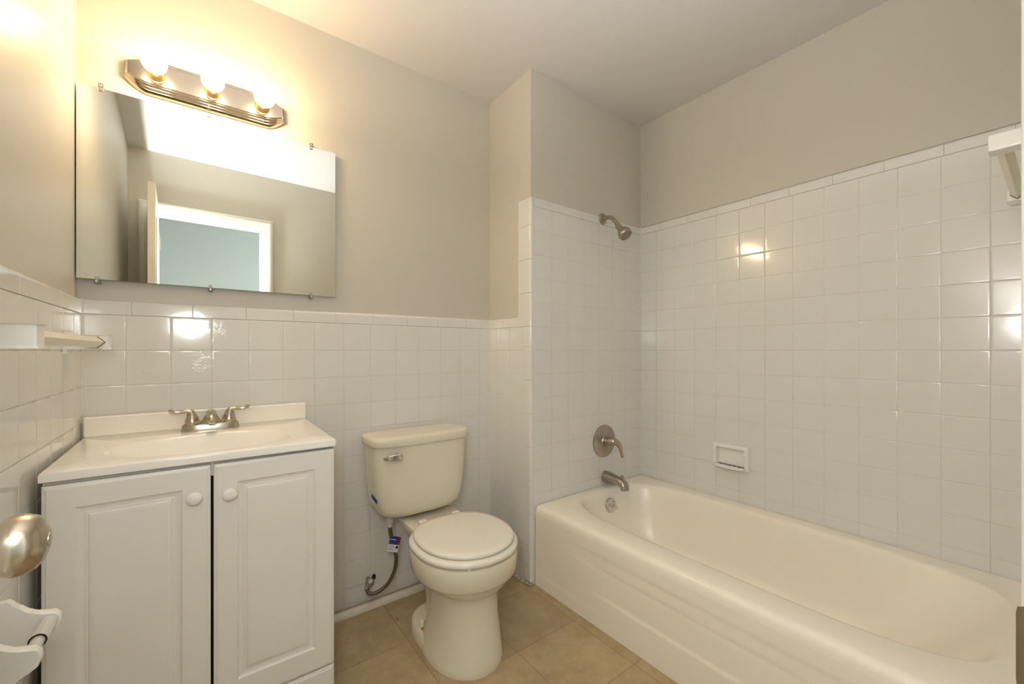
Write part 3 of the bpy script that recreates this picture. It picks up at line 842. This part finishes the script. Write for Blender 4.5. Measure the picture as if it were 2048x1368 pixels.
# blue tape on the left side of the tank
bm = nb()
rings = []
for k in range(7):
    a = 0.13*k/6
    c_, s_ = math.cos(PI+a*2.2), -abs(math.sin(a*2.2))
    hw = 0.2005; e = 4.1
    x = TKC - hw*abs(math.cos(a*2.2))**(2/e) - 0.0006; y = 1.70 - 0.097*abs(math.sin(a*2.2))**(2/e)
    zc_ = 0.497 - 0.012*k/6
    rings.append([Vector((x, y, zc_-0.007)), Vector((x, y, zc_+0.007)), Vector((x+0.002, y+0.001, zc_+0.007)), Vector((x+0.002, y+0.001, zc_-0.007))])
loft(bm, rings)
tag(obj('tape_strip', bm, M['tape'], tk), label='blue tape strip')
bm = nb(); lathe(bm, (0.672, 1.463, 0.043), (0, 0, 1), [(0, 0.0115), (0.006, 0.0115), (0.018, 0.0105), (0.025, 0.008), (0.0275, 0.003)], 20)
bc = obj('bolt_cap', bm, M['cap_white'], toi)
bm = nb(); lathe(bm, (0.668, 1.444, 0.0425), (0, 0, 1), [(0, 0.015), (0.004, 0.0145), (0.0045, 0.006)], 18, sx=1.0, sy=0.5); tag(obj('bolt_washer', bm, M['yellow'], bc), label='yellow stained washer')

# ------------------------------------------------------------------ supply valve + hose
sv = thing('supply_hose', (0.585, 1.80, 0.09), 'dark flexible water hose with paper tag below the left of the toilet tank', 'hose')
bm = nb()
tube(bm, [(0.556, 1.752, 0.092), (0.560, 1.742, 0.078), (0.578, 1.735, 0.073), (0.605, 1.730, 0.079), (0.638, 1.725, 0.102), (0.662, 1.718, 0.150), (0.667, 1.712, 0.205), (0.654, 1.706, 0.262), (0.641, 1.702, 0.310), (0.634, 1.700, 0.352)], 0.0078, 14, 8)
obj('hose', bm, M['hose'], sv, angle=60)
bm = nb(); lathe(bm, (0.634, 1.700, 0.350), (0, 0, 1), [(0, 0.0095), (0.016, 0.0105), (0.020, 0.0165), (0.054, 0.018)], 14, mi=0)
tag(obj('coupling_nut', bm, M['nut'], sv), label='pale plastic coupling nut')
bm = nb()
bmesh.ops.create_icosphere(bm, subdivisions=3, radius=0.0185, matrix=Matrix.Translation((0.574, 1.772, 0.103)))
for v in bm.verts: v.co += Vector((random.uniform(-1, 1), random.uniform(-1, 1), random.uniform(-1, 1)))*0.0012
lathe(bm, (0.580, 1.816, 0.100), (-0.15, -1, 0.05), [(0, 0.009), (0.045, 0.009)], 14)
lathe(bm, (0.566, 1.766, 0.100), (-0.5, -0.6, -0.45), [(0, 0.010), (0.016, 0.0105), (0.018, 0.0085), (0.024, 0.0085)], 12)
lathe(bm, (0.572, 1.766, 0.110), (-0.1, -0.8, 0.5), [(0, 0.011), (0.010, 0.012), (0.014, 0.009)], 10)
obj('shutoff_valve', bm, M['valve'], sv, angle=30)
# ragged hole in the tile behind the valve
bm = nb(); lathe(bm, (0.606, YB-0.0002, 0.097), (0, -1, 0), [(0, 0.012), (0.0012, 0.0115)], 9, sx=0.8, sy=1.2)
obj('wall_hole', bm, M['black'], wb)
# paper tag on the hose
tg = Matrix.Translation((0.6510, 1.6965, 0.281)) @ Matrix.Rotation(math.radians(-24), 4, 'Z') @ Matrix.Rotation(math.radians(14), 4, 'Y')
def tagbox(x0, x1, z0, z1, y0, y1):
    bm = nb(); box(bm, x0, x1, y0, y1, z0, z1); bmesh.ops.transform(bm, matrix=tg, verts=bm.verts[:]); return bm
tp = obj('paper_tag', tagbox(-0.020, 0.024, -0.036, 0.030, -0.0100, -0.0092), M['tag_white'], sv)
tag(tp, label='white, blue and purple paper tag')
obj('blue_block', tagbox(-0.020, 0.010, -0.004, 0.030, -0.0103, -0.0099), M['tag_blue'], tp)
obj('purple_block', tagbox(0.010, 0.024, -0.004, 0.030, -0.0103, -0.0099), M['tag_purple'], tp)
bm = tagbox(-0.017, 0.006, 0.015, 0.018, -0.0106, -0.0102)
obj('print_stripe', bm, M['tag_white'], tp)
bm = nb()
for zz, x1 in ((-0.010, 0.004), (-0.016, 0.008), (-0.022, 0.002), (-0.028, 0.006)):
    box(bm, -0.016, x1, -0.0103, -0.0099, zz, zz+0.0014)
bmesh.ops.transform(bm, matrix=tg, verts=bm.verts[:]); obj('fine_print', bm, M['tag_blue'], tp)
bm = nb(); lathe(bm, (0.016, -0.0099, -0.014), (0, -1, 0), [(0, 0.0055), (0.0005, 0.0055)], 20); bmesh.ops.transform(bm, matrix=tg, verts=bm.verts[:]); obj('round_mark', bm, M['black'], tp)

# ------------------------------------------------------------------ bathtub
tub = thing('bathtub', (1.65, 0.75, 0), 'white alcove bathtub with embossed apron along the right tiled wall', 'bathtub')
BX0, BX1, BY0, BY1, RIM = 1.2490, 2.0520, 0.0130, 1.4775, 0.368
NT = 96
bcX, bcY = 1.680, 0.745
def tub_outer(d, z):
    pts = []
    for k in range(NT):
        t = 2*PI*k/NT; c, s = math.cos(t), math.sin(t)
        sx = (BX1-d*0.15-bcX) if c > 0 else (bcX-BX0-d); sy = (BY1-d*0.15-bcY) if s > 0 else (bcY-BY0-d*0.15)
        k1 = min(sx/abs(c) if abs(c) > 1e-6 else 1e9, sy/abs(s) if abs(s) > 1e-6 else 1e9)
        pts.append(Vector((bcX+c*k1, bcY+s*k1, z)))
    for X in (BX0+d, BX1-d*0.15):
        for Y in (BY0+d*0.15, BY1-d*0.15):
            i = min(range(NT), key=lambda j: (pts[j].x-X)**2+(pts[j].y-Y)**2); pts[i] = Vector((X, Y, z))
    return pts
def tub_inner(x0, x1, y0, y1, z, e0=4.5, e1=3.2):
    pts = []
    for k in range(NT):
        t = 2*PI*k/NT; c, s = math.cos(t), math.sin(t)
        cx, cy = (x0+x1)/2, (y0+y1)/2
        # follow the same angular direction from the common centre
        e = e0 if s < 0 else e1
        hx, hy = (x1-x0)/2, (y1-y0)/2
        # ray from (bcX,bcY)
        lo, hi = 0.0, 2.0
        for _ in range(40):
            m_ = (lo+hi)/2
            fx = abs((bcX+c*m_-cx)/hx)**e + abs((bcY+s*m_-cy)/hy)**e
            if fx > 1: hi = m_
            else: lo = m_
        pts.append(Vector((bcX+c*lo, bcY+s*lo, z)))
    return pts
bm = nb()
rings = [tub_outer(0.0, RIM-0.040), tub_outer(0.001, RIM-0.026), tub_outer(0.005, RIM-0.013), tub_outer(0.013, RIM-0.004), tub_outer(0.026, RIM),
         tub_inner(1.352, 1.992, 0.072, 1.440, RIM+0.001, 4.5, 4.2), tub_inner(1.364, 1.985, 0.080, 1.433, RIM-0.002, 4.5, 4.1), tub_inner(1.374, 1.979, 0.088, 1.428, RIM-0.010, 4.5, 4.0), tub_inner(1.381, 1.974, 0.100, 1.424, RIM-0.026, 4.5, 3.9),
         tub_inner(1.392, 1.966, 0.135, 1.416, RIM-0.07, 4.5, 3.6), tub_inner(1.412, 1.950, 0.20, 1.398, RIM-0.15), tub_inner(1.435, 1.930, 0.27, 1.370, RIM-0.23), tub_inner(1.462, 1.905, 0.32, 1.325, RIM-0.285), tub_inner(1.50, 1.87, 0.37, 1.29, RIM-0.312), tub_inner(1.56, 1.81, 0.45, 1.2, RIM-0.318)]
loft(bm, rings, cap0=False)
from mathutils.bvhtree import BVHTree
tub_bvh = BVHTree.FromBMesh(bm)
obj('basin', bm, M['tub'], tub, angle=60)
# apron with soft embossed bands
bm = nb()
def ss(a, b, x):
    t = max(0, min(1, (x-a)/(b-a))); return t*t*(3-2*t)
NYA, NZA = 150, 70
grid = []
for i in range(NYA+1):
    y = BY1 + (BY0-BY1)*i/NYA
    row = []
    for j in range(NZA+1):
        z = (RIM-0.040)*j/NZA
        d = 0.0
        # upper band starts a little in from the corner, lower band further along
        up_ = ss(1.30, 1.18, y)*ss(0.218, 0.240, z)*ss(0.292, 0.272, z)
        lo_ = ss(1.16, 1.04, y)*ss(0.116, 0.134, z)*ss(0.242, 0.224, z)
        ft_ = ss(0.070, 0.045, z)*ss(0.9, 1.35, y)
        d = 0.0022*up_ + 0.0034*lo_ - 0.0018*ft_
        row.append(bm.verts.new((BX0+d + 0.003*(1-z/RIM)*0, y, z)))
    grid.append(row)
for i in range(NYA):
    for j in range(NZA):
        bm.faces.new((grid[i][j], grid[i+1][j], grid[i+1][j+1], grid[i][j+1]))
obj('apron', bm, M['tub'], tub, angle=80)
# overflow plate on the drain end
bm = nb()
hit = tub_bvh.ray_cast(Vector((1.703, 1.0, 0.287)), Vector((0, 1, 0)))
OC = hit[0]; OA = hit[1] if hit[1].y < 0 else -hit[1]
OA = (OA + Vector((0, -1, 0.1))).normalized()
OC = OC + OA*0.002
lathe(bm, OC, OA, [(-0.010, 0.036), (0.002, 0.037), (0.004, 0.0355), (0.0065, 0.030), (0.0075, 0.015), (0.0078, 0.002)], 36)
op = obj('overflow_plate', bm, M['chrome'], tub, angle=40)
tag(op, label='chrome overflow plate')
bm = nb()
d_, a_, b_ = frame_of(OA)
c0 = OC + OA*0.007
tube(bm, [c0 - OA*0.002, c0 + OA*0.012 - Vector((0, 0, 0.001)), c0 + OA*0.026 + Vector((0.004, 0, -0.006)), c0 + OA*0.034 + Vector((0.007, 0, -0.011))], [0.006, 0.005, 0.0042, 0.0045], 12, 5)
lathe(bm, OC + OA*0.006, OA, [(0, 0.009), (0.004, 0.008), (0.006, 0.005)], 16)
obj('trip_lever', bm, M['chrome'], op, angle=60)
for s in (-1, 1):
    bm = nb(); lathe(bm, OC + Vector((s*0.017, 0, s*0.0175)) + OA*0.0055, OA, [(0, 0.0045), (0.0018, 0.004)], 12)
    obj('plate_screw', bm, M['nickel_old'], op)
bm = nb(); lathe(bm, (1.70, 1.18, RIM-0.3175), (0, 0, 1), [(0, 0.030), (0.003, 0.028), (0.001, 0.02)], 24); obj('drain', bm, M['chrome'], tub)

# ------------------------------------------------------------------ tub spout
SPX, SPZ = 1.742, 0.414
ts = thing('tub_spout', (SPX, YP, SPZ), 'worn nickel tub spout with a pull-up diverter on the shower wall', 'spout')
bm = nb()
rings = []
for (y, z, w, h, tl) in ((YP, SPZ, 0.0285, 0.0300, 0), (YP-0.012, SPZ, 0.0290, 0.0305, 0), (YP-0.05, SPZ-0.001, 0.0270, 0.0265, 0), (YP-0.085, SPZ-0.002, 0.0248, 0.0225, 0), (YP-0.104, SPZ-0.0045, 0.0250, 0.0225, 0.25), (YP-0.120, SPZ-0.012, 0.0248, 0.0215, 0.8), (YP-0.128, SPZ-0.024, 0.0245, 0.0200, 1.25), (YP-0.130, SPZ-0.040, 0.0240, 0.0190, 1.5)):
    n_ = 30
    ring = []
    for k in range(n_):
        a = 2*PI*k/n_; x_ = w*math.cos(a); q_ = h*math.copysign(abs(math.sin(a))**0.85, math.sin(a))
        ring.append(Vector((SPX+x_, y - q_*math.sin(tl), z + q_*math.cos(tl))))
    rings.append(ring)
loft(bm, rings)
sb = obj('body', bm, M['nickel_old'], ts, angle=50)
bm = nb(); lathe(bm, (SPX, YP-0.112, SPZ+0.012), (0, -0.12, 1), [(0, 0.0045), (0.010, 0.0045), (0.0105, 0.0075), (0.014, 0.0095), (0.0175, 0.0085), (0.019, 0.004)], 18)
obj('diverter_knob', bm, M['nickel_old'], ts, angle=40)

# ------------------------------------------------------------------ shower valve
VXc, VZc = 1.7315, 0.606
mv = thing('shower_valve', (VXc, YP, VZc), 'round worn nickel mixer plate with curved lever above the tub spout', 'faucet')
bm = nb()
lathe(bm, (VXc, YP+0.001, VZc), (0, -1, 0), [(0, 0.0850), (0.004, 0.0865), (0.008, 0.0850), (0.0105, 0.078), (0.0125, 0.055), (0.0155, 0.034), (0.020, 0.030)], 56)
pl_ = obj('escutcheon', bm, M['nickel_old'], mv, angle=40)
bm = nb(); lathe(bm, (VXc, YP-0.018, VZc), (0, -1, 0), [(0, 0.0265), (0.012, 0.026), (0.014, 0.023), (0.032, 0.0225), (0.038, 0.018), (0.040, 0.008)], 32)
hb_ = obj('hub', bm, M['nickel_old'], mv, angle=40)
bm = nb()
tube(bm, [(VXc-0.002, YP-0.040, VZc+0.004), (VXc+0.008, YP-0.060, VZc+0.007), (VXc+0.024, YP-0.074, VZc-0.004), (VXc+0.037, YP-0.080, VZc-0.028), (VXc+0.045, YP-0.081, VZc-0.056), (VXc+0.051, YP-0.082, VZc-0.076), (VXc+0.0525, YP-0.082, VZc-0.081)], [0.023, 0.023, 0.0190, 0.0140, 0.0105, 0.0100, 0.005], 18, 8, flat=(1.0, 0.8))
obj('lever', bm, M['nickel'], mv, angle=60)

# ------------------------------------------------------------------ shower head
SHX, SHZ = 1.7215, 1.797
sh = thing('shower_sprayer', (SHX, YP, SHZ), 'worn nickel shower head on a bent arm at the top of the tiled shower wall', 'shower head')
bm = nb(); lathe(bm, (SHX, YP+0.001, SHZ), (0, -1, 0), [(0, 0.0300), (0.003, 0.0305), (0.007, 0.027), (0.012, 0.016), (0.014, 0.0125)], 36)
obj('flange', bm, M['nickel_old'], sh, angle=40)
bm = nb()
AD = Vector((0, -0.65, -0.76)).normalized()
A0 = Vector((SHX, YP-0.100, SHZ-0.058))
tube(bm, [(SHX, YP, SHZ), (SHX, YP-0.035, SHZ), (SHX, YP-0.062, SHZ-0.010), (SHX, YP-0.082, SHZ-0.030), tuple(A0)], 0.0105, 16, 8)
obj('arm', bm, M['nickel_old'], sh, angle=60)
bm = nb(); lathe(bm, A0 - AD*0.004, AD, [(0, 0.0125), (0.004, 0.0145), (0.012, 0.0145), (0.014, 0.012), (0.020, 0.0120), (0.022, 0.0155), (0.030, 0.0160), (0.033, 0.013)], 24)
obj('collar', bm, M['nickel_old'], sh, angle=30)
bm = nb(); H0 = A0 + AD*0.026
lathe(bm, H0, AD, [(0, 0.0120), (0.006, 0.0155), (0.016, 0.0235), (0.028, 0.0305), (0.040, 0.0345), (0.050, 0.0350), (0.056, 0.0330), (0.059, 0.0290), (0.0595, 0.0200), (0.060, 0.001)], 40)
hd = obj('spray_head', bm, M['nickel_old'], sh, angle=40)
bm = nb()
d_, a_, b_ = frame_of(AD)
for rr, n_ in ((0.006, 5), (0.0135, 9), (0.021, 14), (0.0275, 18)):
    for k in range(n_):
        t = 2*PI*k/n_
        lathe(bm, H0 + AD*(0.0585 if rr < 0.025 else 0.0575) + a_*rr*math.cos(t) + b_*rr*math.sin(t), AD, [(0, 0.0021), (0.0022, 0.0018)], 8)
nz = obj('nozzles', bm, M['black'], hd); nz['kind'] = 'stuff'

# ------------------------------------------------------------------ soap dish
SDY, SDZ, SDW, SDH = 0.9585, 0.581, 0.168, 0.116
sd = thing('soap_dish', (XR, SDY, SDZ-SDH/2), 'white ceramic soap dish set in the right tiled wall above the tub', 'soap dish')
bm = nb()
y0, y1, z0, z1 = SDY-SDW/2, SDY+SDW/2, SDZ-SDH/2, SDZ+SDH/2
xf = XR-0.027
def srect(i, x, iz0=None): 
    r_ = 0.006
    return [Vector((x, y0+i, z0+(iz0 if iz0 is not None else i))), Vector((x, y1-i, z0+(iz0 if iz0 is not None else i))), Vector((x, y1-i, z1-i)), Vector((x, y0+i, z1-i))]
loft(bm, [srect(0.0, XR+0.002), srect(0.0, XR-0.020), srect(0.002, XR-0.0245), srect(0.006, xf), srect(0.017, xf, 0.009), srect(0.019, xf+0.002, 0.009), srect(0.021, XR-0.003, 0.010), srect(0.03, XR-0.0015, 0.014)])
obj('surround', bm, M['ceramic'], sd, angle=40)
bm = nb()
tr = []
for k in range(0, 21):
    t = PI*k/20
    tr.append((y0+0.010+(SDW-0.020)*(0.5+0.5*math.cos(t)), xf-0.002-0.026*math.sin(t)**0.45 if 0 < k < 20 else xf-0.002))
outer_ = [(xf+0.012, y1-0.012)] + [(x_, y_) for y_, x_ in tr] + [(xf+0.012, y0+0.012)]
def tray(z, sc):
    cx_, cy_ = xf+0.012, SDY
    return [Vector((cx_+(x_-cx_)*sc, cy_+(y_-cy_)*sc, z)) for x_, y_ in outer_]
loft(bm, [tray(z0+0.004, 0.86), tray(z0+0.008, 0.97), tray(z0+0.015, 1.0), tray(z0+0.0185, 0.99), tray(z0+0.0185, 0.92), tray(z0+0.014, 0.86)])
obj('tray', bm, M['ceramic'], sd, angle=40)
bm = nb()
for k in range(6):
    yy = y0+0.032+k*0.021
    box(bm, xf-0.014, xf+0.010, yy-0.003, yy+0.003, z0+0.013, z0+0.0175, 0.0012)
obj('drain_ridges', bm, M['ceramic'], sd)
for yy in (y0+0.013, y1-0.013):
    bm = nb(); box(bm, xf-0.007, xf+0.002, yy-0.008, yy+0.008, z1-0.046, z1-0.020, 0.003)
    obj('grip_knob', bm, M['ceramic'], sd)

# ------------------------------------------------------------------ towel bars
def towel_bar(name, label, loc, P, along, out, length, group):
    """P: wall point at the first post; along/out unit vectors"""
    root = thing(name, loc, label, 'towel bar', group)
    P = Vector(P); A = Vector(along); O_ = Vector(out); Z = Vector((0, 0, 1))
    def bx(a0, a1, o0, o1, z0, z1, bev, bm=None):
        bm = bm or nb()
        n0 = set(bm.verts)
        r = bmesh.ops.create_cube(bm, size=1.0)
        for v in r['verts']:
            c = v.co
            v.co = P + A*(a0+(c.x+.5)*(a1-a0)) + O_*(o0+(c.y+.5)*(o1-o0)) + Z*(z0+(c.z+.5)*(z1-z0))
        if bev:
            es = list(set(e for v in r['verts'] for e in v.link_edges))
            bmesh.ops.bevel(bm, geom=es, offset=bev, segments=3, profile=0.5, affect='EDGES')
        return bm
    pw = 0.044
    for a0 in (0.0, length-pw):
        po = obj('post', bx(a0, a0+pw, 0.004, 0.0885, -0.019, 0.019, 0.004), M['ceramic'], root)
        obj('mount_plate', bx(a0-0.004, a0+pw+0.004, -0.001, 0.009, -0.031, 0.031, 0.003), M['ceramic'], po)
        # dark socket the bar slots into
        inner = a0+pw if a0 == 0 else a0
        sgn = 1 if a0 == 0 else -1
        h = 0.0155
        bm = nb()
        oc = 0.067
        rings = []
        for aa in (inner-0.002*sgn, inner+0.0006*sgn):
            rings.append([P + A*aa + O_*(oc+dx) + Z*dz for dx, dz in ((h, 0), (0, h), (-h, 0), (0, -h))])
        loft(bm, rings); obj('bar_socket', bm, M['black'], po)
    h = 0.0138
    bm = nb()
    rings = []
    for aa in (pw-0.003, length-pw+0.003):
        rings.append([P + A*aa + O_*(0.067+dx) + Z*dz for dx, dz in ((h, 0.0008), (h-0.001, 0.001), (0.001, h-0.001), (-0.001, h-0.001), (-h+0.001, 0.001), (-h+0.001, -0.001), (-0.001, -h+0.001), (0.001, -h+0.001), (h-0.001, -0.001))])
    loft(bm, rings)
    obj('bar', bm, M['bar'], root, angle=20)
    return root
towel_bar('towel_bar', 'white square towel bar on the left tiled wall above the sink end', (XL, 1.29, 1.1145), (XL, 0.9610, 1.1145), (0, 1, 0), (1, 0, 0), 0.673, None)
towel_bar('towel_bar', 'cream square towel bar high on the tiled end wall of the tub', (1.7, 0.012, 1.5600), (1.425, 0.0125, 1.5600), (1, 0, 0), (0, 1, 0), 0.570, None)

# ------------------------------------------------------------------ toilet paper holder
ph = thing('paper_holder', (XL, 1.0, 0.62), 'white ceramic toilet paper holder with empty roller on the left wall', 'toilet paper holder')
bm = nb(); box(bm, XL-0.001, XL+0.020, 0.925, 1.085, 0.560, 0.685, 0.006, 3)
obj('mount_plate', bm, M['ceramic'], ph)
for yy in (0.9475, 1.060):
    bm = nb()
    pr = [(XL+0.004, 0.684), (XL+0.036, 0.686), (XL+0.042, 0.680), (XL+0.046, 0.668), (XL+0.054, 0.659), (XL+0.066, 0.655), (XL+0.090, 0.650), (XL+0.0965, 0.643), (XL+0.0980, 0.632), (XL+0.094, 0.620), (XL+0.084, 0.612), (XL+0.060, 0.600), (XL+0.036, 0.582), (XL+0.020, 0.566), (XL+0.004, 0.562)]
    dz = -0.012
    extrude_profile(bm, [(x, z+dz) for x, z in pr], 'y', yy-0.008, yy+0.008, bev=0.0035)
    obj('arm', bm, M['ceramic'], ph, angle=40)
rx, rz = XL+0.083, 0.624
bm = nb(); lathe(bm, (rx, 1.054, rz), (0, -1, 0), [(0, 0.005), (0.003, 0.005), (0.004, 0.0112), (0.062, 0.0112), (0.0625, 0.0100)], 28)
ro = obj('roller', bm, M['roller'], ph, angle=40)
bm = nb(); lathe(bm, (rx, 0.995, rz), (0, -1, 0), [(0, 0.0086), (0.034, 0.0086), (0.035, 0.005), (0.040, 0.005)], 28); obj('inner_sleeve', bm, M['roller'], ro, angle=40)
bm = nb(); lathe(bm, (rx, 0.9918, rz), (0, -1, 0), [(0, 0.0110), (0.0008, 0.0110), (0.0008, 0.0088), (0, 0.0088)], 28, False, False); obj('sleeve_rim', bm, M['black'], ro)
